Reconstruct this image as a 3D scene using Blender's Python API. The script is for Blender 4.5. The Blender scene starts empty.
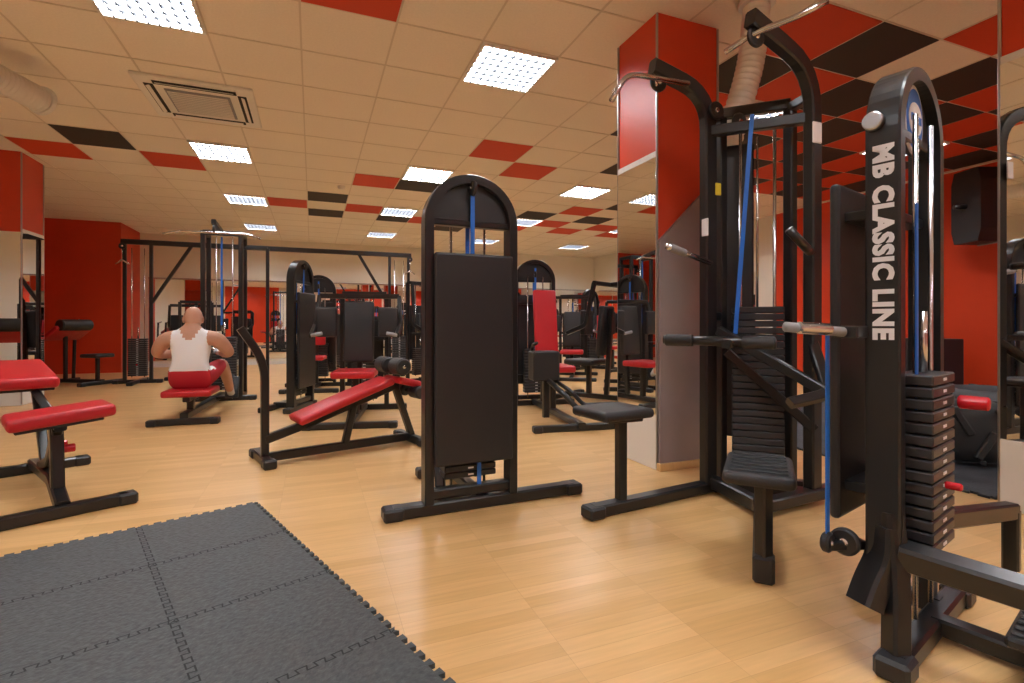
import bpy, bmesh, math, random
from mathutils import Vector, Matrix, Euler
random.seed(4)
sc=bpy.context.scene
try:
    sc.view_settings.view_transform='Standard'
except Exception as e: print(e)
CZ=3.0
# ------------------------------------------------------------ materials
def mat(name,col,rough=.5,metal=0,bump=None,emit=None,var=None,coat=0,spec=None):
    m=bpy.data.materials.new(name); m.use_nodes=True
    nt=m.node_tree; p=nt.nodes['Principled BSDF']
    p.inputs['Base Color'].default_value=(*col,1)
    p.inputs['Roughness'].default_value=rough
    p.inputs['Metallic'].default_value=metal
    if coat: p.inputs['Coat Weight'].default_value=coat
    if spec is not None: p.inputs['Specular IOR Level'].default_value=spec
    if emit:
        p.inputs['Emission Color'].default_value=(*emit[0],1); p.inputs['Emission Strength'].default_value=emit[1]
    tc=nt.nodes.new('ShaderNodeTexCoord')
    if var:
        n=nt.nodes.new('ShaderNodeTexNoise'); n.inputs['Scale'].default_value=var[0]; n.inputs['Detail'].default_value=4
        nt.links.new(tc.outputs['Object'],n.inputs['Vector'])
        r=nt.nodes.new('ShaderNodeMapRange'); r.inputs[1].default_value=.3; r.inputs[2].default_value=.7
        r.inputs[3].default_value=1-var[1]; r.inputs[4].default_value=1+var[1]
        nt.links.new(n.outputs['Fac'],r.inputs[0])
        h=nt.nodes.new('ShaderNodeHueSaturation'); h.inputs['Color'].default_value=(*col,1)
        nt.links.new(r.outputs[0],h.inputs['Value']); nt.links.new(h.outputs[0],p.inputs['Base Color'])
    if bump:
        n=nt.nodes.new('ShaderNodeTexNoise'); n.inputs['Scale'].default_value=bump[0]; n.inputs['Detail'].default_value=2
        nt.links.new(tc.outputs['Object'],n.inputs['Vector'])
        b=nt.nodes.new('ShaderNodeBump'); b.inputs['Strength'].default_value=bump[1]; b.inputs['Distance'].default_value=.004
        nt.links.new(n.outputs['Fac'],b.inputs['Height']); nt.links.new(b.outputs[0],p.inputs['Normal'])
    return m
M={}
M['metal']=mat('black_powdercoat',(.014,.014,.015),.28)
M['pad']=mat('black_vinyl',(.022,.022,.024),.48,bump=(260,.35))
M['panel']=mat('black_shroud',(.017,.017,.019),.42,bump=(500,.15))
M['red']=mat('red_vinyl',(.5,.012,.02),.38,bump=(220,.2))
M['plate']=mat('weight_plate',(.03,.03,.033),.4,var=(12,.2))
M['chrome']=mat('chrome',(.6,.6,.62),.2,1)
M['steel']=mat('brushed_steel',(.45,.45,.46),.35,1)
M['blue']=mat('blue_strap',(.015,.15,.62),.5)
M['white']=mat('white_print',(.85,.85,.88),.5)
M['yellow']=mat('yellow_sticker',(.8,.65,.05),.5)
M['knob']=mat('red_knob',(.6,.01,.02),.25)
M['redwall']=mat('red_paint',(.66,.05,.011),.4,var=(1.5,.06))
M['cream']=mat('cream_paint',(.83,.79,.69),.7,var=(1.2,.03))
M['mauve']=mat('mauve_painted_reflection',(.30,.235,.24),.16,var=(2,.12),coat=.4)  # hazy reflection on the pillar front, painted in as glossy mauve colour
M['mirror']=mat('mirror_glass',(.88,.89,.89),.015,1)
M['whitep']=mat('white_laminate',(.78,.76,.72),.4)
M['ceil_red']=mat('ceiling_red',(.62,.055,.013),.65,bump=(150,.3))
M['ceil_blk']=mat('ceiling_black',(.032,.025,.023),.7,bump=(150,.3))
M['ceil']=mat('ceiling_tile',(.87,.80,.69),.85,bump=(180,.3),var=(60,.03))
M['grid']=mat('ceiling_tbar',(.70,.62,.51),.6)
M['emit']=mat('troffer_tubes',(1,1,1),.5,emit=((.93,.96,1.0),48))
M['louver']=mat('louver_metal',(.007,.010,.018),.5)
M['frame']=mat('troffer_frame',(.8,.78,.72),.5)
M['duct']=mat('foil_duct',(.78,.77,.74),.45,.35)
M['rubber']=mat('tyre_rubber',(.026,.026,.027),.65,bump=(80,.4))
M['mat']=mat('mat_foam',(.066,.074,.078),.6,bump=(75,1.0),var=(55,.28))
M['seam']=mat('mat_seam',(.018,.020,.022),.8)
M['matd']=mat('dark_mat',(.03,.033,.04),.7,bump=(60,1.0),var=(6,.4))
M['hole']=mat('dark_recess',(.02,.02,.02),.8)
M['skin']=mat('skin',(.56,.30,.20),.5,var=(9,.06))
M['shirt']=mat('white_cotton',(.82,.82,.84),.8)
M['shorts']=mat('red_shorts',(.5,.015,.03),.7)
M['shoe']=mat('shoe',(.6,.6,.6),.6)
M['dark_cloth']=mat('dark_cloth',(.03,.03,.035),.8)
M['khaki']=mat('khaki_cloth',(.3,.2,.12),.8)
M['hair']=mat('hair',(.04,.02,.01),.7)
M['eye']=mat('eye_dark',(.03,.02,.02),.2)
M['grey']=mat('grey_plastic',(.3,.3,.31),.5)
M['dgrey']=mat('speaker_grille',(.07,.07,.075),.5)

def wood():
    m=bpy.data.materials.new('beech_laminate'); m.use_nodes=True; nt=m.node_tree; N=nt.nodes; L=nt.links
    p=N['Principled BSDF']; tc=N.new('ShaderNodeTexCoord')
    br=N.new('ShaderNodeTexBrick'); br.offset=.37; br.offset_frequency=1
    br.inputs['Scale'].default_value=1; br.inputs['Brick Width'].default_value=.42; br.inputs['Row Height'].default_value=.065
    br.inputs['Mortar Size'].default_value=.0008; br.inputs['Mortar Smooth'].default_value=.3; br.inputs['Bias'].default_value=0
    br.inputs['Color1'].default_value=(.64,.375,.145,1); br.inputs['Color2'].default_value=(.74,.46,.20,1)
    br.inputs['Mortar'].default_value=(.56,.32,.13,1)
    L.new(tc.outputs['Object'],br.inputs['Vector'])
    mp=N.new('ShaderNodeMapping'); mp.inputs['Scale'].default_value=(3,40,1); L.new(tc.outputs['Object'],mp.inputs[0])
    n=N.new('ShaderNodeTexNoise'); n.inputs['Scale'].default_value=1.6; n.inputs['Detail'].default_value=6; L.new(mp.outputs[0],n.inputs['Vector'])
    r=N.new('ShaderNodeMapRange'); r.inputs[1].default_value=.3; r.inputs[2].default_value=.7; r.inputs[3].default_value=.93; r.inputs[4].default_value=1.05
    L.new(n.outputs['Fac'],r.inputs[0])
    h=N.new('ShaderNodeHueSaturation'); L.new(br.outputs['Color'],h.inputs['Color']); L.new(r.outputs[0],h.inputs['Value'])
    L.new(h.outputs[0],p.inputs['Base Color']); p.inputs['Roughness'].default_value=.33
    p.inputs['Coat Weight'].default_value=.15; p.inputs['Coat Roughness'].default_value=.2
    return m
M['wood']=wood()

# ------------------------------------------------------------ builder
def fillet(pts,rad,n=6):
    pts=[Vector(p) for p in pts]
    if len(pts)<3 or rad<=0: return pts
    out=[pts[0]]
    for i in range(1,len(pts)-1):
        a,b,c=pts[i-1],pts[i],pts[i+1]
        r=min(rad,(a-b).length*.48,(c-b).length*.48)
        p=b+(a-b).normalized()*r; q=b+(c-b).normalized()*r
        for k in range(n+1):
            t=k/n; out.append(p*(1-t)**2+b*2*t*(1-t)+q*t*t)
    out.append(pts[-1]); return out
class B:
    def __init__(s,name,loc=(0,0,0),rz=0):
        s.name=name; s.loc=Vector(loc); s.rz=math.radians(rz); s.v=[]; s.f=[]; s.m=[]; s.s=[]; s.ml=[]
    def mi(s,k):
        if k not in s.ml: s.ml.append(k)
        return s.ml.index(k)
    def add(s,vs,fs,k,smooth=False):
        o=len(s.v); s.v+= [tuple(v) for v in vs]; i=s.mi(k)
        for f in fs: s.f.append([o+a for a in f]); s.m.append(i); s.s.append(smooth)
    def addbm(s,bm,k,smooth=False,mtx=None):
        bm.verts.ensure_lookup_table(); bm.verts.index_update()
        vs=[(mtx@v.co if mtx else v.co.copy()) for v in bm.verts]
        s.add(vs,[[v.index for v in f.verts] for f in bm.faces],k,smooth); bm.free()
    def box(s,c,size,k,rot=(0,0,0),bev=.004,seg=1,smooth=False):
        bm=bmesh.new(); bmesh.ops.create_cube(bm,size=1)
        for v in bm.verts: v.co=Vector((v.co.x*size[0],v.co.y*size[1],v.co.z*size[2]))
        bv=min(bev,min(size)*.45)
        if bev>0: bmesh.ops.bevel(bm,geom=bm.edges[:],offset=bv,segments=seg,affect='EDGES',profile=.5)
        s.addbm(bm,k,smooth,Matrix.Translation(Vector(c))@Euler([math.radians(a) for a in rot]).to_matrix().to_4x4())
    def cushion(s,c,size,k,rot=(0,0,0),bev=.022):
        s.box(c,size,k,rot,bev,3,True)
    def sweep(s,path,prof,k,smooth=False,side=None,radii=None):
        path=[Vector(p) for p in path]; n=len(path)
        if side is None:
            side=Vector((0,0,0)); t0=(path[1]-path[0]).normalized()
            for i in range(1,n-1):
                cr=(path[i]-path[i-1]).cross(path[i+1]-path[i])
                if cr.length>1e-7: side=cr.normalized(); break
            if side.length<.5:
                side=Vector((0,0,1)).cross(t0)
                if side.length<.05: side=Vector((1,0,0))
        side=Vector(side).normalized(); vs=[]; m=len(prof)
        for i,p in enumerate(path):
            t=(path[min(i+1,n-1)]-path[max(i-1,0)]).normalized()
            sd=(side-t*side.dot(t)).normalized(); nn=sd.cross(t); sc_=radii[i] if radii else 1
            for a,b in prof: vs.append(p+sd*a*sc_+nn*b*sc_)
        fs=[]
        for i in range(n-1):
            for j in range(m):
                a=i*m+j; b=i*m+(j+1)%m; fs.append([a,b,b+m,a+m])
        fs.append(list(range(m))[::-1]); fs.append([(n-1)*m+j for j in range(m)])
        s.add(vs,fs,k,smooth)
    def bar(s,pts,k='metal',w=.05,h=.05,rad=.06,side=None):
        c=min(w,h)*.14; a,b=w/2,h/2
        prof=[(-a+c,-b),(a-c,-b),(a,-b+c),(a,b-c),(a-c,b),(-a+c,b),(-a,b-c),(-a,-b+c)]
        s.sweep(fillet(pts,rad),prof,k,False,side)
    def rod(s,pts,r,k='metal',rad=.05,seg=14):
        prof=[(r*math.cos(2*math.pi*i/seg),r*math.sin(2*math.pi*i/seg)) for i in range(seg)]
        s.sweep(fillet(pts,rad),prof,k,True)
    def taper(s,pts,rs,k,seg=10):
        prof=[(math.cos(2*math.pi*i/seg),math.sin(2*math.pi*i/seg)) for i in range(seg)]
        s.sweep(pts,prof,k,True,None,rs)
    def cyl(s,c,axis,r,l,k,seg=24,bev=.004):
        a=Vector(axis).normalized()*l/2; c=Vector(c)
        prof=[(r*math.cos(2*math.pi*i/seg),r*math.sin(2*math.pi*i/seg)) for i in range(seg)]
        bb=min(bev,l*.3); e=a.normalized()*bb
        q=1-bb/r
        s.sweep([c-a,c-a+e,c+a-e,c+a],[(x/r,y/r) for x,y in prof],k,False,None,[r*q,r,r,r*q])
    def lathe(s,prof,c,k,seg=40,smooth=True):
        vs=[];n=len(prof);c=Vector(c)
        for i in range(seg):
            a=2*math.pi*i/seg
            for r,z in prof: vs.append(c+Vector((r*math.cos(a),r*math.sin(a),z)))
        fs=[]
        for i in range(seg):
            for j in range(n-1):
                a=i*n+j;b=((i+1)%seg)*n+j; fs.append([a,b,b+1,a+1])
        s.add(vs,fs,k,smooth)
    def prism(s,outl,y0,y1,k,axis='y'):
        n=len(outl)
        if axis=='y': vs=[Vector((x,y0,z)) for x,z in outl]+[Vector((x,y1,z)) for x,z in outl]
        elif axis=='x': vs=[Vector((y0,x,z)) for x,z in outl]+[Vector((y1,x,z)) for x,z in outl]
        else: vs=[Vector((x,z,y0)) for x,z in outl]+[Vector((x,z,y1)) for x,z in outl]
        fs=[list(range(n)),list(range(n,2*n))[::-1]]+[[i,(i+1)%n,n+(i+1)%n,n+i] for i in range(n)]
        s.add(vs,fs,k)
    def text(s,txt,mtx,size,k,ext=.0008,off=.0,sp=1):
        cu=bpy.data.curves.new('t','FONT'); cu.body=txt; cu.size=size; cu.extrude=ext; cu.offset=off; cu.space_character=sp
        cu.align_x='CENTER'; cu.align_y='CENTER'; cu.resolution_u=3
        ob=bpy.data.objects.new('t',cu); sc.collection.objects.link(ob)
        dg=bpy.context.evaluated_depsgraph_get(); dg.update()
        me=bpy.data.meshes.new_from_object(ob.evaluated_get(dg))
        s.add([mtx@v.co for v in me.vertices],[list(p.vertices) for p in me.polygons],k)
        bpy.data.objects.remove(ob); 
    def ell(s,c,r,k,seg=24,fn=None,rot=None):
        bm=bmesh.new(); bmesh.ops.create_uvsphere(bm,u_segments=seg,v_segments=seg//2+2,radius=1)
        for v in bm.verts:
            co=v.co.copy()
            if fn: co=fn(co)
            v.co=Vector((co.x*r[0],co.y*r[1],co.z*r[2]))
        m=Matrix.Translation(Vector(c))
        if rot: m=m@Euler([math.radians(a) for a in rot]).to_matrix().to_4x4()
        s.addbm(bm,k,True,m)
    def done(s):
        me=bpy.data.meshes.new(s.name); me.from_pydata(s.v,[],s.f)
        for k in s.ml: me.materials.append(M[k])
        me.polygons.foreach_set('material_index',s.m); me.polygons.foreach_set('use_smooth',s.s)
        bm=bmesh.new(); bm.from_mesh(me); bmesh.ops.recalc_face_normals(bm,faces=bm.faces[:]); bm.to_mesh(me); bm.free()
        me.update(); ob=bpy.data.objects.new(s.name,me); ob.location=s.loc; ob.rotation_euler=(0,0,s.rz)
        sc.collection.objects.link(ob); return ob

# ------------------------------------------------------------ room
XL,XR,Y0,Y1=-5.5,8.0,-3.6,13.5
b=B('floor'); b.box(((XL+XR)/2,(Y0+Y1)/2,-.05),(XR-XL+.4,Y1-Y0+.4,.1),'wood',bev=0); b.done()
b=B('ceiling'); b.box(((XL+XR)/2,(Y0+Y1)/2,CZ+.05),(XR-XL+.4,Y1-Y0+.4,.1),'ceil',bev=0)
T=.61; gx=lambda i:1.45+T*i; gy=lambda j:6.83+T*j
i=-12
while gx(i)-T/2<XR:
    x=gx(i)-T/2
    if x>XL: b.box((x,(Y0+Y1)/2,CZ-.001),(.013,Y1-Y0,.006),'grid',bev=0)
    i+=1
j=-18
while gy(j)-T/2<Y1:
    y=gy(j)-T/2
    if y>Y0: b.box(((XL+XR)/2,y,CZ-.001),(XR-XL,.013,.006),'grid',bev=0)
    j+=1
lights=[(i,j) for j in (-15,-10,-5,0,4,8) for i in (-8,-4,0,4,8) if not (i==-8 and j>=0)]
R=[(-7,1),(-5,1),(-2,-6),(1,-2),(2,-1),(-1,1),(1,1),(-3,4),(-1,4),(5,4),(5,2),(7,4),(3,5),(1,5),(5,-8),(6,5),(8,5),(4,5)]
K=[(-6,0),(0,1),(-2,3),(-2,5),(4,3),(6,3),(4,-2),(0,5),(2,6),(6,1),(8,3),(6,-9)]
for i in range(3,11):
    for j in range(-7,-1):
        if (i,j) in lights or (i,j) in R or (i,j) in K or (i,j)==(5,-7) or (i in(3,4) and j>-4): continue
        (R if (i+j)%2==0 else K).append((i,j))
for l,k in ((R,'ceil_red'),(K,'ceil_blk')):
    for i,j in l:
        if (i,j) not in lights: b.box((gx(i),gy(j),CZ-.004),(.592,.592,.008),k,bev=.001)
b.done()
def wall(name,boxes):
    b=B(name)
    for c,s_,k in boxes: b.box(c,s_,k,bev=0)
    return b.done()
wall('wall_back',[(((XL+XR)/2,Y1+.05,1.5),(XR-XL+.2,.1,3),'cream'),((-4.53,12.9,1.5),(1.94,1.2,3),'redwall')])
wall('wall_right',[((XR+.05,1.7,1.5),(.1,10.6,3),'redwall'),((XR+.05,10.25,1.5),(.1,6.5,3),'cream')])
wall('wall_left',[((XL-.05,1.5,1.5),(.1,10.2,3),'cream'),((XL-.05,10,1.5),(.1,6.8,3),'redwall')])
wall('wall_front',[(((XL+XR)/2,Y0-.05,1.5),(XR-XL+.2,.1,3),'cream'),((-3,Y0+.01,1.5),(2.6,.02,3),'redwall'),((2.5,Y0+.01,1.5),(2.6,.02,3),'redwall'),((6.6,Y0+.01,1.5),(2.2,.02,3),'redwall')])
wall('baseboard_back',[((2.2,Y1-.01,.04),(11.4,.02,.08),'whitep')])
wall('baseboard_right',[((XR-.01,4.9,.04),(.02,17,.08),'redwall')])
b=B('wall_mirror')
x=-3.4
while x<7.6:
    b.box((x+.59,Y1-.012,1.06),(1.17,.016,1.84),'mirror',bev=.003); x+=1.19
b.box((2.2,Y1-.014,2.0),(11.2,.028,.03),'chrome'); b.done()
b=B('wall_mirror')
y=7.4
while y<13:
    b.box((XR-.012,y+.59,1.06),(.016,1.17,1.84),'mirror',bev=.003); y+=1.19
b.done()
def column(name,x0,x1,y0,y1,zr=2.05,front='mirror',low=.36):
    b=B(name,((x0+x1)/2,(y0+y1)/2,0)); w=x1-x0; d=y1-y0
    b.box((0,0,1.5),(w,d,3),'redwall',bev=.003)
    b.box((0,0,low/2),(w+.02,d+.02,low),'whitep',bev=.004)
    for sx in(-1,1):
        b.box((sx*(w/2+.006),0,(zr+low)/2),(.012,d,zr-low),'mirror',bev=.002)
        b.box((sx*(w/2+.004),0,zr+.02),(.012,d,.04),'whitep',bev=.002)
    b.box((0,d/2+.006,(zr+low)/2),(w,.012,zr-low),'mirror',bev=.002)
    if front=='mirror':
        b.box((0,-d/2-.006,(zr+low)/2),(w,.012,zr-low),'mirror',bev=.002)
    else:
        b.prism([(-w/2,.02),(w/2,.02),(w/2,1.98),(-w/2,1.5)],-d/2-.03,-d/2,'mauve')  # slant-topped panel stands in for the reflection, its tone put into the colour
        b.box((0,-d/2-.02,.025),(w+.02,.05,.05),'wood')
    for sx in (-1,1):
        for sy in (-1,1): b.box((sx*(w/2+.004),sy*(d/2+.004),1.5),(.014,.014,2.98),'steel',bev=.003)
    return b.done()
column('mirrored_column',2.1,2.6,2.74,3.18,front='mauve')
column('mirrored_column',-3.75,-3.2,7.7,8.22)
column('mirrored_column',3.33,3.93,1.0,1.52,zr=2.3)
column('mirrored_column',7.0,7.5,8.4,8.9)
def light_mesh():
    b=B('ceiling_light'); h=.285
    b.box((0,0,-.004),(2*h,2*h,.004),'emit',bev=0)
    for s in(-1,1):
        b.box((s*(h+.006),0,-.012),(.022,2*h+.035,.024),'frame',bev=.002); b.box((0,s*(h+.006),-.012),(2*h,.022,.024),'frame',bev=.002)
    for q in range(1,9):
        t=-h+2*h*q/9
        b.box((t,0,-.018),(.008,2*h,.018),'louver',bev=0)
    for q in range(1,7):
        t=-h+2*h*q/7
        b.box((0,t,-.018),(2*h,.008,.018),'louver',bev=0)
    return b.done()
lo=light_mesh(); first=True
for (i,j) in lights:
    o=lo if first else bpy.data.objects.new('ceiling_light',lo.data)
    if not first: sc.collection.objects.link(o)
    first=False
    o.location=(gx(i),gy(j),CZ-.002)
b=B('ceiling_air_conditioner',(-.93,5.36,CZ))
b.box((0,0,-.015),(.9,.9,.03),'frame',bev=.012,seg=2)
b.box((0,0,-.034),(.5,.5,.012),'grey',bev=.004)
for q in range(12): b.box((0,-.22+q*.04,-.045),(.46,.014,.012),'frame',rot=(25,0,0),bev=.001)
for s in(-1,1):
    b.box((s*.35,0,-.03),(.07,.62,.01),'hole'); b.box((0,s*.35,-.03),(.62,.07,.01),'hole')
    b.box((s*.35,0,-.036),(.045,.58,.006),'frame',rot=(0,s*25,0)); b.box((0,s*.35,-.036),(.58,.045,.006),'frame',rot=(-s*25,0,0))
b.done()
def duct(name,pts,r):
    b=B(name); path=fillet(pts,.3,10); L=[]
    for a,c in zip(path,path[1:]):
        n=max(1,int((c-a).length/.012))
        for q in range(n): L.append(a.lerp(c,q/n))
    L.append(path[-1]); rs=[r*(1.0 if q%3 else .86) for q in range(len(L))]
    b.taper(L,rs,'duct',20)
    return b
b=duct('ventilation_duct',[(-2.03,5.2,2.76),(-2.43,4.3,2.82),(-2.7,3.0,2.82),(-2.8,1.0,2.82)],.10)
b.cyl((-2.03,5.2,2.76),(.4,.9,-.06),.115,.04,'duct'); b.box((-2.62,3.4,2.93),(.02,.02,.14),'steel'); b.done()
b=duct('ventilation_duct',[(2.62,2.42,3.0),(2.58,2.42,2.6),(2.47,2.47,2.2),(2.40,2.5,1.9)],.082)
b.cyl((2.62,2.42,2.985),(0,0,1),.11,.03,'duct'); b.done()
for (x,y) in ((.4,7.9),(2.7,9.9)):
    b=B('smoke_detector',(x,y,CZ)); b.lathe([(0,-.045),(.03,-.045),(.05,-.03),(.055,0)],(0,0,0),'frame',20); b.done()

# ------------------------------------------------------------ gym gear helpers
def foot(b,p0,p1,w=.06,h=.06):
    p0=Vector(p0);p1=Vector(p1); b.bar([p0,p1],w=w,h=h)
    d=(p1-p0).normalized()
    for p in(p0,p1): b.box((p.x,p.y,h*.5+.0),(w+.025,w+.025,h+.0),'panel',rot=(0,0,math.degrees(math.atan2(d.y,d.x))),bev=.01)
def stack(b,c,w=.3,d=.11,z0=.12,n=14,h=.034,k='plate',ztop=1.5):
    x,y=c
    for q in range(n):
        b.box((x,y,z0+h*q+h/2),(w,d,h-.004),k,bev=.004)
        b.box((x,y-d/2-.001,z0+h*q+h/2),(.03,.002,.008),'white',bev=0)
    for s in(-1,1): b.rod([(x+s*w*.33,y,min(.1,z0-.02)),(x+s*w*.33,y,ztop)],.007,'chrome')
    b.rod([(x,y,z0+h*n),(x,y,z0+h*n+.18)],.011,'chrome')
    b.cyl((x,y-d/2-.02,z0+h*5.5),(0,1,0),.011,.04,'knob')
def pulley(b,c,axis=(0,1,0),r=.05):
    b.cyl(c,axis,r,.024,'panel',24,.006); b.cyl(c,axis,r*.3,.034,'chrome',12)
def dome(b,W=.5,H=1.72,ps=-1,D=.09,t=.045,n=15,zb=.06,pz=(.25,1.31),pw=None,strap=True,sf=.56,sx=0,poff=.02,px=0,sz=.16,bst=True):
    Rr=W/2; zc=H-Rr; N_=24
    out=[(-Rr,zb)]+[(-Rr*math.cos(math.pi*q/N_),zc+Rr*math.sin(math.pi*q/N_)) for q in range(N_+1)]+[(Rr,zb)]
    ri=Rr-t
    inn=[(-ri,zb)]+[(-ri*math.cos(math.pi*q/N_),zc+ri*math.sin(math.pi*q/N_)) for q in range(N_+1)]+[(ri,zb)]
    m=len(out); vs=[];fs=[]
    c=.006
    ch=[(x*.985,z if z<zc else zc+(z-zc)*.985) for x,z in out]
    rings=[(out,-D/2+c),(out,D/2-c),(ch,D/2),(inn,D/2),(inn,-D/2),(ch,-D/2)]
    for pts,y in rings: vs+=[Vector((x,y,z)) for x,z in pts]
    for r in range(6):
        a0=r*m;b0=((r+1)%6)*m
        for q in range(m-1): fs.append([a0+q,a0+q+1,b0+q+1,b0+q])
    fs.append([r*m for r in range(6)]); fs.append([r*m+m-1 for r in range(6)])
    b.add(vs,fs,'metal')
    dp=[(-ri*math.cos(math.pi*q/N_)*1.01,zc+ri*1.01*math.sin(math.pi*q/N_)) for q in range(N_+1)]
    b.prism(dp,-.012,.012,'panel')
    b.bar([(-ri,0,zc),(ri,0,zc)],w=.05,h=.03)
    b.bar([(-ri,0,.10+max(0,zb-.06)),(ri,0,.10+max(0,zb-.06))],w=.06,h=.05)
    pw=pw or W-.08
    y=ps*(D/2+poff)
    b.box((px,y,(pz[0]+pz[1])/2),(pw,.03,pz[1]-pz[0]),'panel',bev=.014,seg=3)
    for z in (pz[0]+.1,pz[1]-.1): b.box((0,y*.5,z),(W-.1,abs(y),.03),'metal')
    yy=-ps*.045
    stack(b,(sx,yy),w=W*sf,d=.1,z0=sz,n=n,ztop=zc+.05)
    if strap:
        for s in (-1,1):
            if s==ps: 
                b.box((0,s*.034,zc+Rr*.25),(.022,.004,Rr*1.15),'blue',bev=0)
                b.box((0,s*.03,zc-.1),(.022,.004,.3),'blue',bev=0)
                pulley(b,(0,s*.04,zc+Rr*.72),(1,0,0),.04)
            elif bst:
                b.box((0,s*.05,zc-.35),(.022,.004,1.0),'blue',bev=0)
                pulley(b,(0,s*.04,zc+Rr*.3),(1,0,0),.04)

# central machine
b=B('weight_stack_machine',(.765,2.53,0),2)
dome(b)
foot(b,(-.40,0,.032),(.60,0,.032),w=.075)
foot(b,(-.1,.62,.032),(.3,.62,.032))
b.bar([(0.06,0,.05),(0.06,.62,.05)],w=.06,h=.06)
b.bar([(-.15,.03,.1),(-.1,.3,.3),(.02,.5,.08)],w=.05,h=.05)
b.cyl((.08,.12,.2),(1,0,0),.075,.05,'plate'); b.cyl((-.05,.16,.2),(1,0,0),.06,.04,'plate')
b.box((.04,-.02,.2),(.022,.004,.16),'blue',bev=0)
b.rod([(-.1,.25,.26),(.2,.25,.26)],.03,'metal'); b.cyl((.2,.27,.28),(1,0,0),.04,.04,'knob')
b.done()

# right foreground machine
b=B('chest_machine',(1.702,1.006,0),15.5)
dome(b,W=.42,ps=1,D=.085,n=15,zb=.24,t=.04,sf=.52,sx=-.02,poff=.085,pz=(.36,1.38),pw=.40,px=.0,sz=.30,bst=False)
mt=Matrix(((0,0,-1,-.2125),(0,-1,0,.0),(-1,0,0,1.185),(0,0,0,1)))
b.text('MB CLASSIC LINE',mt,.066,'white',off=.0034,sp=1.10)
cir=lambda r,z,k=.8:[(k*r*math.cos(math.pi*2*q/28),z+r*math.sin(math.pi*2*q/28)) for q in range(28)]
b.prism(cir(.105,1.575),-.0185,-.0125,'white'); b.prism(cir(.092,1.575),-.0205,-.0185,'blue'); b.prism(cir(.05,1.575,1.2),-.0225,-.0205,'white'); b.box((0,-.024,1.575),(.09,.002,.022),'blue',bev=0)
b.box((-.10,-.05,1.0),(.018,.004,.6),'blue',bev=0)
b.bar([(-.185,0,.38),(-.19,.0,.29),(-.225,.02,.22),(-.255,.03,.16)],w=.085,h=.06,rad=.08)
b.bar([(-.185,-.01,.42),(-.20,-.03,.24),(-.24,-.04,.03)],w=.055,h=.055,rad=.1)
b.bar([(.19,0,.30),(.19,0,.03)],w=.06,h=.05)
foot(b,(.12,.14,.032),(.38,.14,.032)); foot(b,(-.26,-.045,.032),(.36,-.045,.032))
b.bar([(.19,-.04,.04),(.19,.14,.04)],w=.05,h=.05)
b.bar([(-.19,-.03,.31),(-.10,-.35,.27),(.03,-.85,.24)],w=.06,h=.075)
b.bar([(.03,-.85,.24),(.03,-.88,.02)],w=.06,h=.06)
b.bar([(.2,-.02,.31),(.75,-.12,.25)],w=.05,h=.06)
b.bar([(.75,-.12,.25),(.75,-.12,.03)],w=.05,h=.05)
b.box((.06,-.35,.125),(.3,.24,.03),'pad',bev=.008)
for q in range(7): b.box((-.06+q*.04,-.35,.143),(.02,.22,.012),'pad')
b.box((.06,-.35,.055),(.18,.18,.11),'metal'); b.bar([(.06,-.30,.04),(.06,-.05,.04)],w=.06,h=.05)
b.box((-.265,.12,.61),(.022,.004,.64),'blue',bev=0)
pulley(b,(-.265,.12,.31),(0,1,.0),.03); pulley(b,(-.22,.09,.31),(1,0,0),.04)
b.bar([(-.265,.12,.30),(-.17,.06,.30)],w=.03,h=.025)
b.box((-.23,.07,.93),(.11,.07,.035),'metal'); b.rod([(-.29,.07,.93),(-.46,.15,.945)],.014,'grey'); b.cyl((-.38,.11,.94),(1,-.4,-.05),.017,.11,'chrome')
b.cyl((-.215,.02,1.53),(1,0,0),.026,.03,'steel'); b.cyl((-.22,-.0,.27),(1,0,0),.014,.03,'steel')
b.cyl((.08,-.14,.72),(0,1,0),.02,.07,'knob')
b.done()

# lat pulldown tower
O=Vector((2.25,2.05,0))
b=B('lat_pulldown_tower',O)
w=lambda x,y,z:(x-O.x,y-O.y,z)
A1=(2.10,2.28);A2=(2.47,1.92)
def arm(A,tip,zt,ztip):
    b.bar([w(A[0],A[1],.03),w(A[0],A[1],zt),w(tip[0],tip[1],ztip)],w=.06,h=.085,rad=.22)
arm(A1,(1.70,2.26),2.26,2.34); arm(A2,(1.95,1.84),2.30,2.42)
IN=[(2.24,2.33),(2.50,2.08)]
for p in IN: b.bar([w(*p,.03),w(*p,2.2)],w=.05,h=.06)
b.bar([w(2.10,2.28,2.05),w(2.47,1.92,2.05)],w=.05,h=.06)
b.bar([w(2.24,2.33,2.19),w(2.50,2.08,2.19)],w=.05,h=.06)
b.bar([w(2.10,2.28,2.17),w(2.24,2.33,2.17)],w=.05,h=.05); b.bar([w(2.47,1.92,2.17),w(2.50,2.08,2.17)],w=.05,h=.05)
b.bar([w(2.10,2.28,.05),w(2.47,1.92,.05)],w=.07,h=.06); b.bar([w(2.24,2.33,.05),w(2.6,2.0,.05)],w=.07,h=.06)
b.bar([w(2.10,2.28,1.0),w(2.24,2.33,1.0)],w=.04,h=.05)
foot(b,w(1.29,2.18,.032),w(2.16,2.29,.032),w=.07)
b.bar([w(2.12,2.26,.06),w(2.05,1.87,.06),w(1.56,1.42,.06)],w=.07,h=.06,rad=.04)
b.bar([w(2.05,1.87,.06),w(2.62,1.92,.06)],w=.07,h=.06)
ang=math.degrees(math.atan2(-.36,.37))
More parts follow.
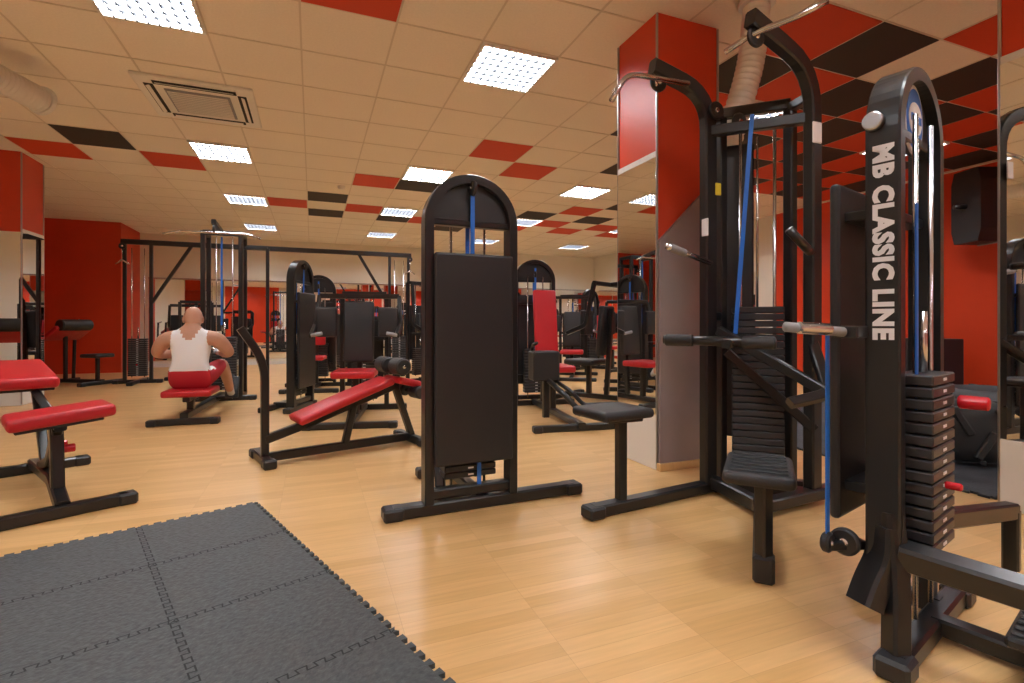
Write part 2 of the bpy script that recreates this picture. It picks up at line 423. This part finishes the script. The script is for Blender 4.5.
def rstack(cx,cy,z0,n,h,wd,dp):
    for q in range(n): b.box(w(cx,cy,z0+h*q+h/2),(wd,dp,h-.004),'plate',rot=(0,0,ang),bev=.004)
    d=Vector((.37,-.36,0)).normalized()
    for s in(-1,1):
        p=Vector(w(cx,cy,0))+d*s*wd*.33; b.rod([p+Vector((0,0,.06)),p+Vector((0,0,2.05))],.009,'chrome')
    p=Vector(w(cx,cy,0)); b.rod([p+Vector((0,0,z0+n*h)),p+Vector((0,0,2.0))],.006,'chrome')
    nn=Vector((-.70,-.72,0)); b.cyl(p+nn*(dp/2+.02)+Vector((0,0,.83)),nn,.016,.06,'knob')
rstack(2.31,2.13,.14,24,.038,.26,.12)
dd=Vector((.37,-.36,0)).normalized()
pc=Vector(w(2.38,2.2,1.15))-dd*.10
b.box(pc,(.17,.02,1.7),'panel',rot=(0,0,ang),bev=.008)
for (x,y,z) in ((1.74,2.26,2.26),(1.99,1.845,2.34),(2.25,2.2,2.1),(2.12,2.24,2.16)):
    pulley(b,w(x,y,z),(0,1,0),.05)
b.box(w(2.2,2.12,1.5),(.022,.004,1.2),'blue',rot=(0,4,ang),bev=0)
b.box(w(2.44,1.87,1.95),(.065,.01,.11),'white'); b.box(w(2.14,2.245,1.72),(.04,.01,.07),'yellow')
b.box(w(2.06,2.26,1.5),(.01,.05,.1),'white')
b.rod([w(1.40,2.19,2.08),w(1.50,2.20,2.24),w(1.9,2.21,2.26)],.014,'chrome',rad=.08)
b.rod([w(1.9,1.95,2.30),w(1.97,1.84,2.35),w(2.05,1.66,2.35),w(2.13,1.58,2.39)],.014,'chrome',rad=.08)
b.rod([w(1.70,2.22,2.22),w(1.70,2.24,2.30)],.006,'chrome')
b.rod([w(2.1,2.26,1.30),w(1.72,2.16,1.36)],.016,'chrome'); b.cyl(w(1.80,2.18,1.347),(1,.26,-.16),.021,.13,'grey')
b.rod([w(2.40,1.88,1.33),w(2.26,1.80,1.34),w(2.18,1.82,1.42)],.022,'metal',rad=.06)
b.bar([w(2.12,2.24,.86),w(1.98,1.98,.86),w(1.80,1.84,.86)],w=.04,h=.04)
b.rod([w(1.70,2.16,.875),w(1.98,1.72,.865)],.024,'metal'); b.cyl(w(1.74,2.09,.873),(.28,-.44,0),.03,.14,'pad'); b.cyl(w(1.94,1.78,.867),(.28,-.44,0),.03,.14,'pad')
b.bar([w(2.12,2.22,.92),w(2.3,1.7,.62)],w=.045,h=.05); b.bar([w(2.16,2.2,.80),w(2.46,1.9,.40)],w=.045,h=.05)
b.bar([w(2.47,1.92,.86),w(2.3,1.7,.62),w(2.1,1.75,.58)],w=.04,h=.05)
b.bar([w(1.47,2.21,.05),w(1.47,2.21,.47)],w=.05,h=.05); b.box(w(1.45,2.21,.475),(.2,.16,.02),'metal'); b.cushion(w(1.42,2.21,.51),(.32,.28,.05),'pad',rot=(0,0,8))
b.bar([w(1.56,1.41,.03),w(1.56,1.41,.37)],w=.05,h=.05); b.box(w(1.56,1.41,.05),(.075,.075,.1),'panel',rot=(0,0,42),bev=.01)
b.bar([w(1.58,1.43,.34),w(1.80,1.63,.34),w(1.98,1.80,.2),w(2.03,1.86,.08)],w=.05,h=.05)
b.cushion(w(1.58,1.45,.40),(.34,.24,.05),'pad',rot=(0,0,42))
for q in range(6):
    p=Vector(w(1.58,1.45,.427))+Vector((math.cos(math.radians(42)),math.sin(math.radians(42)),0))*(-.125+q*.05); b.box(p,(.022,.19,.006),'pad',rot=(0,0,42),bev=.002)
b.done()

b=B('leg_curl_machine',(2.45,5.5,0),-8)
dome(b,ps=1)
foot(b,(-.45,0,.032),(.45,0,.032)); b.bar([(0,0,.05),(0,-1.55,.05)],w=.07,h=.06); foot(b,(-.4,-1.5,.032),(.4,-1.5,.032))
b.cushion((.0,-.45,.95),(.26,.06,.78),'red',rot=(-8,0,0)); b.bar([(0,-.35,.1),(0,-.38,1.2)],w=.05,h=.05)
b.cushion((0,-.72,.5),(.36,.42,.07),'red'); b.bar([(0,-.7,.06),(0,-.7,.46)],w=.06,h=.06)
b.box((-.22,-1.1,.56),(.26,.2,.28),'panel',bev=.012); b.bar([(-.2,-1.1,.06),(-.2,-1.1,.45)],w=.06,h=.06)
b.rod([(-.2,-1.2,.42),(-.1,-1.4,.30),(.0,-1.45,.18),(.3,-1.45,.16)],.025,'metal'); b.cyl((.15,-1.45,.17),(1,0,0),.05,.3,'pad')
b.rod([(-.12,-1.1,.42),(0,-1.28,.32),(.1,-1.32,.2),(.4,-1.32,.2)],.02,'metal')
b.rod([(-.3,-.9,.5),(-.32,-1.05,.75),(-.32,-1.2,.78)],.016,'metal')
b.done()

def seated(name,loc,rz,back='pad',seat='red',tall=1.35,arms=True):
    b=B(name,loc,rz)
    foot(b,(-.38,-.45,.032),(.38,-.45,.032)); foot(b,(-.42,.62,.032),(.42,.62,.032)); b.bar([(0,-.45,.05),(0,.62,.05)],w=.07,h=.06)
    for s in(-1,1): b.bar([(s*.24,.62,.05),(s*.24,.62,tall)],w=.05,h=.06)
    b.bar([(-.24,.62,tall),(.24,.62,tall)],w=.06,h=.05); b.bar([(-.24,.62,.8),(.24,.62,.8)],w=.04,h=.04)
    stack(b,(0,.62),w=.28,d=.1,z0=.12,n=13,ztop=tall)
    b.box((0,.69,tall*.5),(.40,.015,tall*.55),'panel',bev=.008)
    b.bar([(0,-.1,.05),(0,-.1,.44)],w=.06,h=.06); b.cushion((0,-.15,.48),(.4,.42,.07),seat)
    b.bar([(0,.15,.06),(0,.22,1.15)],w=.05,h=.06); b.cushion((0,.13,.88),(.3,.07,.62),back,rot=(-5,0,0))
    pulley(b,(0,.5,tall-.08),(1,0,0)); b.box((0,.54,tall-.3),(.022,.004,.4),'blue',bev=0)
    if arms:
        b.bar([(-.4,.2,tall-.05),(.4,.2,tall-.05)],w=.05,h=.05); b.bar([(0,.2,tall-.05),(0,.62,tall-.03)],w=.05,h=.05)
        for s in(-1,1):
            b.bar([(s*.4,.2,tall-.05),(s*.42,.1,.95),(s*.40,-.18,.85)],w=.04,h=.05)
            b.rod([(s*.40,-.18,.85),(s*.3,-.2,.87)],.018,'grey')
            b.cushion((s*.30,.04,.98),(.2,.08,.3),'pad')
    b.done()
seated('seated_press_machine',(.42,5.3,0),-12,tall=1.3)
seated('seated_press_machine',(3.35,5.6,0),-150,seat='pad',tall=1.5)
b=B('weight_stack_machine',(-.12,6.2,0),66); dome(b,H=1.68)
foot(b,(-.3,0,.032),(.3,0,.032)); b.bar([(0,0,.05),(0,.3,.05)],w=.07,h=.06); foot(b,(-.25,.3,.032),(.25,.3,.032)); b.done()
for k,(x,y,rz,tp) in enumerate([(-2.0,10.9,190,0),(.1,8.4,170,1),(1.9,7.9,20,0),(2.9,9.4,170,1),(4.3,8.0,-30,0),(5.6,9.6,200,1),(4.6,6.6,150,0),(5.9,7.4,90,0),(4.1,11.2,180,0),(6.5,11.2,170,0),(.6,11.6,180,0),
      (-3.5,5.2,90,0),(-4.2,2.2,90,0),(5.2,-1.6,120,0),(-1.8,-2.6,10,1),(2.0,-2.4,-10,0)]):
    if tp==0: seated('seated_press_machine',(x,y,0),rz,back='red' if k%2 else 'pad',seat='red' if k%3 else 'pad',tall=1.35+.15*(k%3))
    else:
        b=B('weight_stack_machine',(x,y,0),rz); dome(b); foot(b,(-.45,0,.032),(.45,0,.032)); b.bar([(0,0,.05),(0,.8,.05)],w=.07,h=.06); foot(b,(-.35,.8,.032),(.35,.8,.032))
        b.bar([(0,.6,.05),(0,.6,.44)],w=.06,h=.06); b.cushion((0,.6,.48),(.36,.36,.06),'red'); b.cushion((0,.3,.9),(.28,.06,.5),'red'); b.bar([(0,.24,.06),(0,.24,1.1)],w=.05,h=.05); b.done()

b=B('decline_bench',(-.30,3.82,0),16.9)
b.bar([(0,0,.05),(1.1,0,.05)],w=.05,h=.06); foot(b,(0,-.12,.032),(0,.26,.032),w=.06); foot(b,(1.1,-.2,.032),(1.1,.22,.032),w=.06)
b.bar([(-.15,0,.93),(0,0,.70),(0,0,.03)],w=.045,h=.05,rad=.3)
b.bar([(.0,0,.17),(.25,0,.24),(.95,0,.47)],w=.05,h=.06)
b.bar([(.55,0,.06),(.62,0,.36)],w=.05,h=.05); b.bar([(1.1,0,.05),(.95,0,.47),(.98,0,.62)],w=.05,h=.05)
b.cushion((.54,0,.40),(.74,.28,.055),'red',rot=(0,-19,0))
b.cushion((1.02,.0,.50),(.2,.3,.055),'red',rot=(0,14,0))
b.rod([(.93,-.22,.63),(.93,.22,.63)],.012,'chrome')
for s in(-1,1): b.cyl((.93,s*.13,.63),(0,1,0),.065,.16,'pad',24,.012)
b.rod([(1.08,-.2,.42),(1.08,.2,.42)],.012,'chrome')
for s in(-1,1): b.cyl((1.08,s*.13,.42),(0,1,0),.05,.15,'pad',24,.012)
b.done()
b=B('weight_bench',(-1.15,3.15,0),27)
foot(b,(-.27,0,.03),(.26,0,.03),w=.06); foot(b,(-.24,1.15,.03),(.24,1.15,.03),w=.06)
b.bar([(0,0,.05),(0,.3,.13),(0,1.15,.06)],w=.06,h=.06); b.bar([(0,.16,.09),(0,.22,.46)],w=.055,h=.07)
b.bar([(0,.16,.42),(0,.42,.2),(0,.75,.12)],w=.045,h=.05)
b.bar([(0,.06,.44),(0,.5,.47)],w=.05,h=.05)
b.cushion((.01,.16,.485),(.42,.29,.065),'red',rot=(0,-5,0)); b.box((0,.16,.448),(.34,.25,.02),'panel',rot=(0,-5,0))
b.cushion((-.08,.96,.655),(.28,.80,.065),'red',rot=(5,0,0)); b.box((-.08,.96,.615),(.24,.72,.02),'panel',rot=(5,0,0))
b.bar([(0,.45,.47),(-.04,.6,.57),(-.04,1.25,.62)],w=.04,h=.04); b.bar([(0,1.1,.60),(0,.85,.38),(0,.6,.13)],w=.045,h=.05,rad=.15)
b.cyl((.05,.2,.3),(1,0,0),.022,.05,'knob'); b.cyl((.05,.45,.28),(1,0,0),.022,.05,'knob')
for q in range(5): b.cyl((.031,.30+q*.07,.37-q*.055),(1,0,0),.008,.01,'steel',10,.001)
b.done()
def preacher(loc,rz,name='preacher_curl_bench'):
    b=B(name,loc,rz); foot(b,(-.35,-.5,.032),(.35,-.5,.032)); foot(b,(-.35,.4,.032),(.35,.4,.032)); b.bar([(0,-.5,.05),(0,.4,.05)],w=.06,h=.06)
    b.bar([(0,-.4,.05),(0,-.4,.42)],w=.05,h=.05); b.cushion((0,-.4,.46),(.34,.3,.06),'pad')
    b.bar([(0,.2,.05),(0,.2,.78)],w=.05,h=.05); b.cushion((0,.16,.82),(.6,.34,.07),'red',rot=(-35,0,0)); 
    for s in(-1,1): b.bar([(s*.3,.4,.05),(s*.3,.36,1.02)],w=.04,h=.04); b.rod([(s*.3,.36,1.0),(s*.3,.28,1.04)],.015,'chrome')
    b.cyl((0,.02,.95),(1,0,0),.09,.5,'pad',24,.015); b.done()
preacher((-3.55,10.2,0),60); preacher((-3.9,6.6,0),150)
b=B('cable_crossover',(-.54,9.92,0))
b.bar([(-2.33,0,2.3),(2.33,0,2.3)],w=.07,h=.08)
for s in(-1,1):
    x=s*2.1
    for q in(-.18,.18): b.bar([(x+q,0,.05),(x+q,0,2.3)],w=.05,h=.05)
    foot(b,(x-.3,0,.032),(x+.3,0,.032)); foot(b,(x,-.4,.032),(x,.4,.032)); stack(b,(x,0),w=.26,d=.1,n=18,ztop=2.2)
    pulley(b,(s*2.3,-.05,2.22),(0,1,0)); b.rod([(s*2.3,-.05,2.2),(s*2.3,-.05,1.98)],.005,'chrome'); b.rod([(s*2.3-.09,-.05,1.93),(s*2.3,-.05,2.0),(s*2.3+.09,-.05,1.93)],.012,'chrome',rad=.01)
    b.bar([(x-s*.18,0,1.3),(x-s*.75,0,2.28)],w=.05,h=.05)
b.done()

# cable row machine + man
b=B('cable_row_machine',(-1.13,5.75,0),-3)
b.bar([(0,-.12,.08),(0,1.5,.08)],w=.07,h=.07); foot(b,(-.26,-.12,.032),(.26,-.12,.032))
b.bar([(0,.12,.08),(0,.12,.24)],w=.06,h=.08); b.bar([(0,-.05,.23),(0,.45,.23)],w=.06,h=.05)
b.cushion((0,.14,.285),(.42,.44,.065),'red')
for s in(-1,1): b.box((s*.2,1.02,.22),(.14,.02,.26),'metal',rot=(-22,0,0)); b.bar([(s*.2,1.03,.1),(0,1.03,.1)],w=.04,h=.04)
foot(b,(-.35,1.5,.032),(.35,1.5,.032))
for s in(-1,1):
    b.bar([(s*.21,1.5,.05),(s*.21,1.5,2.12)],w=.05,h=.06); b.bar([(s*.21,1.78,.05),(s*.21,1.78,2.12)],w=.05,h=.05); b.bar([(s*.21,1.5,2.1),(s*.21,1.78,2.1)],w=.05,h=.05); b.bar([(s*.21,1.5,.05),(s*.21,1.78,.05)],w=.05,h=.05)
b.bar([(-.21,1.5,2.1),(.21,1.5,2.1)],w=.05,h=.06); stack(b,(0,1.64),w=.28,d=.12,n=20,ztop=2.08)
b.bar([(0,1.5,2.1),(0,1.05,2.16)],w=.05,h=.06); pulley(b,(0,1.08,2.08),(1,0,0)); pulley(b,(0,1.42,.62),(1,0,0))
b.rod([(0,1.42,.66),(0,.62,.7)],.004,'steel'); b.box((0,1.47,1.5),(.022,.004,1.1),'blue',bev=0)
b.rod([(-.13,.55,.68),(-.06,.62,.7),(.06,.62,.7),(.13,.55,.68)],.012,'chrome',rad=.02); b.rod([(-.13,.47,.66),(-.13,.58,.69)],.015,'grey'); b.rod([(.13,.47,.66),(.13,.58,.69)],.015,'grey')
b.rod([(-.5,1.0,1.98),(-.35,1.05,2.03),(.35,1.05,2.03),(.5,1.0,1.98)],.013,'chrome')
b.bar([(.5,1.64,.03),(.5,1.64,1.95)],w=.04,h=.04); b.bar([(.21,1.64,1.95),(.5,1.64,1.95)],w=.04,h=.04)
b.done()

def headfn(co):
    x,y,z=co
    if z<0: x*=1+.22*z; y*=1+.08*z
    if y>0:
        f=max(0,1-abs(x)*3.2)*max(0,1-abs(z+.12)*3.0); y+=.22*f
        e=max(0,1-abs(abs(x)-.38)*4)*max(0,1-abs(z-.08)*5); y-=.10*e
        m_=max(0,1-abs(x)*2.2)*max(0,1-abs(z+.45)*8); y+=.05*m_
        c_=max(0,1-abs(x)*2)*max(0,1-abs(z+.85)*4); y+=.12*c_
    else: y*=1+.06*max(0,z)
    return Vector((x,y,z))
def person(name,loc,rz,verts,edges,zone,head,hscale=1,hair=None,hands=()):
    me=bpy.data.meshes.new('sk'); me.from_pydata([v[0] for v in verts],edges,[]); ob=bpy.data.objects.new('sk',me); sc.collection.objects.link(ob)
    ob.modifiers.new('s','SKIN')
    if len(me.skin_vertices)==0:
        bpy.context.view_layer.objects.active=ob; ob.select_set(True); bpy.ops.mesh.customdata_skin_add()
    sv=me.skin_vertices[0].data
    for i,v in enumerate(verts):
        r=v[1] if isinstance(v[1],tuple) else (v[1],v[1]); sv[i].radius=r; sv[i].use_root=(i==0)
    ss=ob.modifiers.new('u','SUBSURF'); ss.levels=3; ss.render_levels=3
    dg=bpy.context.evaluated_depsgraph_get(); dg.update(); m2=bpy.data.meshes.new_from_object(ob.evaluated_get(dg))
    b=B(name,loc,rz); co=[v.co.copy() for v in m2.vertices]
    g={}
    for p in m2.polygons: g.setdefault(zone(p.center),[]).append(list(p.vertices))
    o=len(b.v); b.v+=[tuple(c) for c in co]
    for k,fs in g.items():
        i=b.mi(k)
        for f in fs: b.f.append([o+a for a in f]); b.m.append(i); b.s.append(True)
    bpy.data.objects.remove(ob)
    hx,hy,hz=head; h=hscale
    b.ell(head,(.080*h,.098*h,.116*h),'skin',32,headfn)
    for s in(-1,1):
        b.ell((hx+s*.080*h,hy-.005,hz-.01),(.012*h,.022*h,.034*h),'skin',12)
        b.ell((hx+s*.029*h,hy+.082*h,hz+.01*h),(.011*h,.008*h,.007*h),'eye',10)
    b.ell((hx,hy+.09*h,hz-.055*h),(.022*h,.008*h,.005*h),'redwall',10)
    if hair: b.ell((hx,hy-.012,hz+.028*h),(.085*h,.098*h,.105*h),'hair',24,lambda c:Vector((c.x,min(c.y,.72),max(c.z,-.35))))
    for (p,dirn,out,curl) in hands:
        p=Vector(p);d=Vector(dirn).normalized();o_=Vector(out).normalized();cu=Vector(curl).normalized()
        b.ell(p,(.02,.045,.042),'skin',14)
        for q in range(4):
            l=(.07,.08,.075,.058)[q]; st=p+d*.03+o_*(.03-.02*q)
            pts=[st,st+d*l*.45+cu*.005,st+d*l*.6+cu*l*.35,st+d*l*.3+cu*l*.6]
            b.taper(fillet(pts,.02,4),[.009]*len(fillet(pts,.02,4)),'skin',8)
        pts=fillet([p+o_*.035,p+o_*.055+d*.02+cu*.01,p+o_*.05+d*.045+cu*.03],.02,4); b.taper(pts,[.0105]*len(pts),'skin',8)
    return b.done()
V=[((0,0,.44),(.17,.13)),((0,.01,.56),(.16,.12)),((0,.03,.70),(.205,.13)),((0,.045,.80),(.20,.12)),((0,.06,.885),(.10,.085)),((0,.08,.94),(.075,.07)),((0,.095,.98),(.066,.066)),
 ((.14,.045,.84),.09),((.225,.06,.81),.088),((.28,.09,.74),.070),((.33,.12,.66),.057),((.25,.28,.65),.048),((.16,.43,.66),.03),((.14,.49,.66),.028),
 ((-.14,.045,.84),.09),((-.225,.06,.81),.088),((-.28,.09,.74),.070),((-.33,.12,.66),.057),((-.25,.28,.65),.048),((-.16,.43,.66),.03),((-.14,.49,.66),.028),
 ((.1,.06,.41),.115),((.15,.3,.48),.09),((.18,.5,.53),.068),((.19,.68,.37),.06),((.20,.86,.17),.042),((.20,.90,.13),.045),((.205,.97,.24),.035),
 ((-.1,.06,.41),.115),((-.15,.3,.48),.09),((-.18,.5,.53),.068),((-.19,.68,.37),.06),((-.20,.86,.17),.042),((-.20,.90,.13),.045),((-.205,.97,.24),.035)]
E=[(0,1),(1,2),(2,3),(3,4),(4,5),(5,6),(3,7),(7,8),(8,9),(9,10),(10,11),(11,12),(12,13),(3,14),(14,15),(15,16),(16,17),(17,18),(18,19),(19,20),(0,21),(21,22),(22,23),(23,24),(24,25),(25,26),(26,27),(0,28),(28,29),(29,30),(30,31),(31,32),(32,33),(33,34)]
def zone(c):
    x,y,z=abs(c.x),c.y,c.z
    if y>.80 and z<.32: return 'shoe'
    if z<.5 and y<.22: return 'shorts'
    if y>.15 and z<.60 and y<.42 and x<.34 and z>.3: return 'shorts'
    if z<.60 and y>.3: return 'skin'
    sc_=.155+.06*max(0,(.80-z)/.3)
    if z>=.5 and z<=.93 and x<sc_:
        neck=.80+((x/.085)**2)*.10
        return 'shirt' if z<neck else 'skin'
    return 'skin'
person('seated_man',(-1.13,5.86,0),-3,V,E,zone,(0,.115,1.015),1.05,None,[((.135,.50,.665),(0,.8,.2),(0,0,1),(-1,0,0)),((-.135,.50,.665),(0,.8,.2),(0,0,1),(1,0,0))])
V2=[((0,0,.95),(.15,.11)),((0,0,1.1),(.13,.1)),((0,0,1.28),(.16,.11)),((0,0,1.42),(.1,.08)),((0,.01,1.5),.055),((0,.02,1.56),.05),
 ((.19,0,1.40),.06),((.24,0,1.12),.045),((.22,.12,.88),.032),((-.19,0,1.40),.06),((-.24,0,1.12),.045),((-.22,.12,.88),.032),
 ((.09,0,.88),.095),((.11,.02,.5),.07),((.12,0,.1),.045),((.13,.14,.045),.04),((-.09,0,.88),.095),((-.11,.02,.5),.07),((-.12,0,.1),.045),((-.13,.14,.045),.04)]
E2=[(0,1),(1,2),(2,3),(3,4),(4,5),(3,6),(6,7),(7,8),(3,9),(9,10),(10,11),(0,12),(12,13),(13,14),(14,15),(0,16),(16,17),(17,18),(18,19)]
def zone2(c):
    if c.z<.1: return 'shoe'
    if c.z<.95 and abs(c.x)<.2: return 'khaki'
    if c.z>1.46: return 'skin'
    if abs(c.x)>.2 and c.z<1.2: return 'skin'
    return 'dark_cloth'
person('standing_person',(7.2,12.4,0),140,V2,E2,zone2,(0,.03,1.66),1,True,[((.22,.13,.83),(0,.2,-1),(0,1,0),(-1,0,0)),((-.22,.13,.83),(0,.2,-1),(0,1,0),(1,0,0))])

# ------------------------------------------------------------ puzzle mats
def edge(p,q,n,a=.010):
    p=Vector(p);q=Vector(q); d=q-p; nn=Vector((-d.y,d.x)).normalized(); out=[p]
    for k in range(n):
        for s_,o_ in ((.27,-1),(.19,1),(.79,1),(.71,-1)):
            t=(k+s_)/n
            out.append(p+d*t+nn*a*o_)
    return out
def puzzle(name,loc,rz,nx,ny,S,key,n=12,w_=.0045):
    b=B(name,loc,rz); seams={}
    for i in range(nx):
        for j in range(ny):
            x0,y0=-S*(i+1),-S*(j+1); x1,y1=x0+S,y0+S
            E_=[edge((x0,y0),(x1,y0),n)+[Vector((x1,y0))],edge((x1,y0),(x1,y1),n)+[Vector((x1,y1))],edge((x0,y1),(x1,y1),n)+[Vector((x1,y1))],edge((x0,y0),(x0,y1),n)+[Vector((x0,y1))]]
            e1,e2,e3,e4=E_
            loop=e1[:-1]+e2[:-1]+e3[::-1][:-1]+e4[::-1][:-1]
            b.prism([(p.x,p.y) for p in loop],.001,.015,key,axis='z')
            if j<ny-1: seams[('h',i,j)]=e1
            if i<nx-1: seams[('v',i,j)]=e4
    for e in seams.values():
        n_=len(e); vs=[];fs=[]
        for q in range(n_):
            a=(e[q]-e[q-1]).normalized() if q>0 else (e[1]-e[0]).normalized()
            c=(e[q+1]-e[q]).normalized() if q<n_-1 else a
            nn=Vector((-(a.y+c.y),a.x+c.x)); nn=nn.normalized() if nn.length>1e-4 else Vector((-a.y,a.x))
            nn*=w_/2/max(.5,abs(nn.dot(Vector((-a.y,a.x)))))
            vs+=[(e[q].x+nn.x,e[q].y+nn.y,.0156),(e[q].x-nn.x,e[q].y-nn.y,.0156)]
        for q in range(n_-1): fs.append([2*q,2*q+2,2*q+3,2*q+1])
        b.add(vs,fs,'seam')
    return b.done()
puzzle('puzzle_mat',(-.28,2.99,0),20,5,6,.5,'mat',10)
puzzle('puzzle_mat',(7.95,4.60,0),0,6,4,.75,'matd',8)
def tyre(loc,Rr,H):
    b=B('tractor_tyre',loc); ri=Rr*.52; h=H/2
    prof=[(ri,h*.55),(ri+.02,h*.8),(Rr*.75,h),(Rr*.93,h*.9),(Rr*.97,h*.5),(Rr*.98,0),(Rr*.97,-h*.5),(Rr*.93,-h*.9),(Rr*.75,-h),(ri+.02,-h*.8),(ri,-h*.55),(ri+.05,0),(ri,h*.55)]
    b.lathe(prof,(0,0,h+.012),'rubber',48)
    n=22
    for q in range(n):
        a=2*math.pi*q/n; s=1 if q%2 else -1
        c=Vector((math.cos(a)*Rr*.98,math.sin(a)*Rr*.98,h+.012+s*h*.36))
        b.box(c,(.05,.045,h*.95),'rubber',rot=(s*28,0,math.degrees(a)),bev=.008)
        b.box(Vector((math.cos(a)*Rr*.86,math.sin(a)*Rr*.86,h+.012+s*h*.92)),(Rr*.2,.035,.03),'rubber',rot=(0,0,math.degrees(a)+s*12),bev=.006)
    b.done()
tyre((4.35,2.25,.017),.42,.42); tyre((5.6,2.6,.017),.42,.36)
b=B('wall_speaker',(7.70,3.74,2.42),70)
pr=[(-.16,-.45),(.16,-.45),(.2,-.3),(.2,.3),(.16,.45),(-.16,.45),(-.2,.3),(-.2,-.3)]
b.prism(pr,-.16,.16,'panel'); b.prism([(x*.86,z*.88) for x,z in pr],-.175,-.16,'dgrey')
for q in range(9): b.box((0,-.18,-.32+q*.08),(.30,.008,.03),'hole',bev=.002)
b.prism([(x*1.04,z*1.03) for x,z in pr],-.165,-.15,'grey'); b.rod([(0,.16,0),(.03,.28,0)],.03,'metal',rad=0); b.done()
b=B('floor_speaker',(7.40,4.15,.018),75)
b.box((0,0,.38),(.6,.45,.76),'panel',bev=.015,seg=2); b.box((0,-.228,.38),(.54,.008,.7),'panel'); b.cyl((0,-.235,.27),(0,1,0),.2,.02,'hole',32); b.cyl((0,-.25,.27),(0,1,0),.07,.02,'panel'); b.cyl((0,-.235,.6),(0,1,0),.09,.02,'hole'); b.done()

# ------------------------------------------------------------ world & camera
wd=bpy.data.worlds.new('w'); sc.world=wd; wd.use_nodes=True; wd.node_tree.nodes['Background'].inputs[0].default_value=(.9,.9,1,1); wd.node_tree.nodes['Background'].inputs[1].default_value=.3
cam=bpy.data.cameras.new('cam'); co=bpy.data.objects.new('camera',cam); sc.collection.objects.link(co)
co.location=(0,0,.95); co.rotation_euler=(math.radians(90),0,math.radians(-21.5)); cam.sensor_width=36; cam.lens=507/1024*36; cam.shift_y=-16.5/1024; cam.clip_start=.02
sc.camera=co
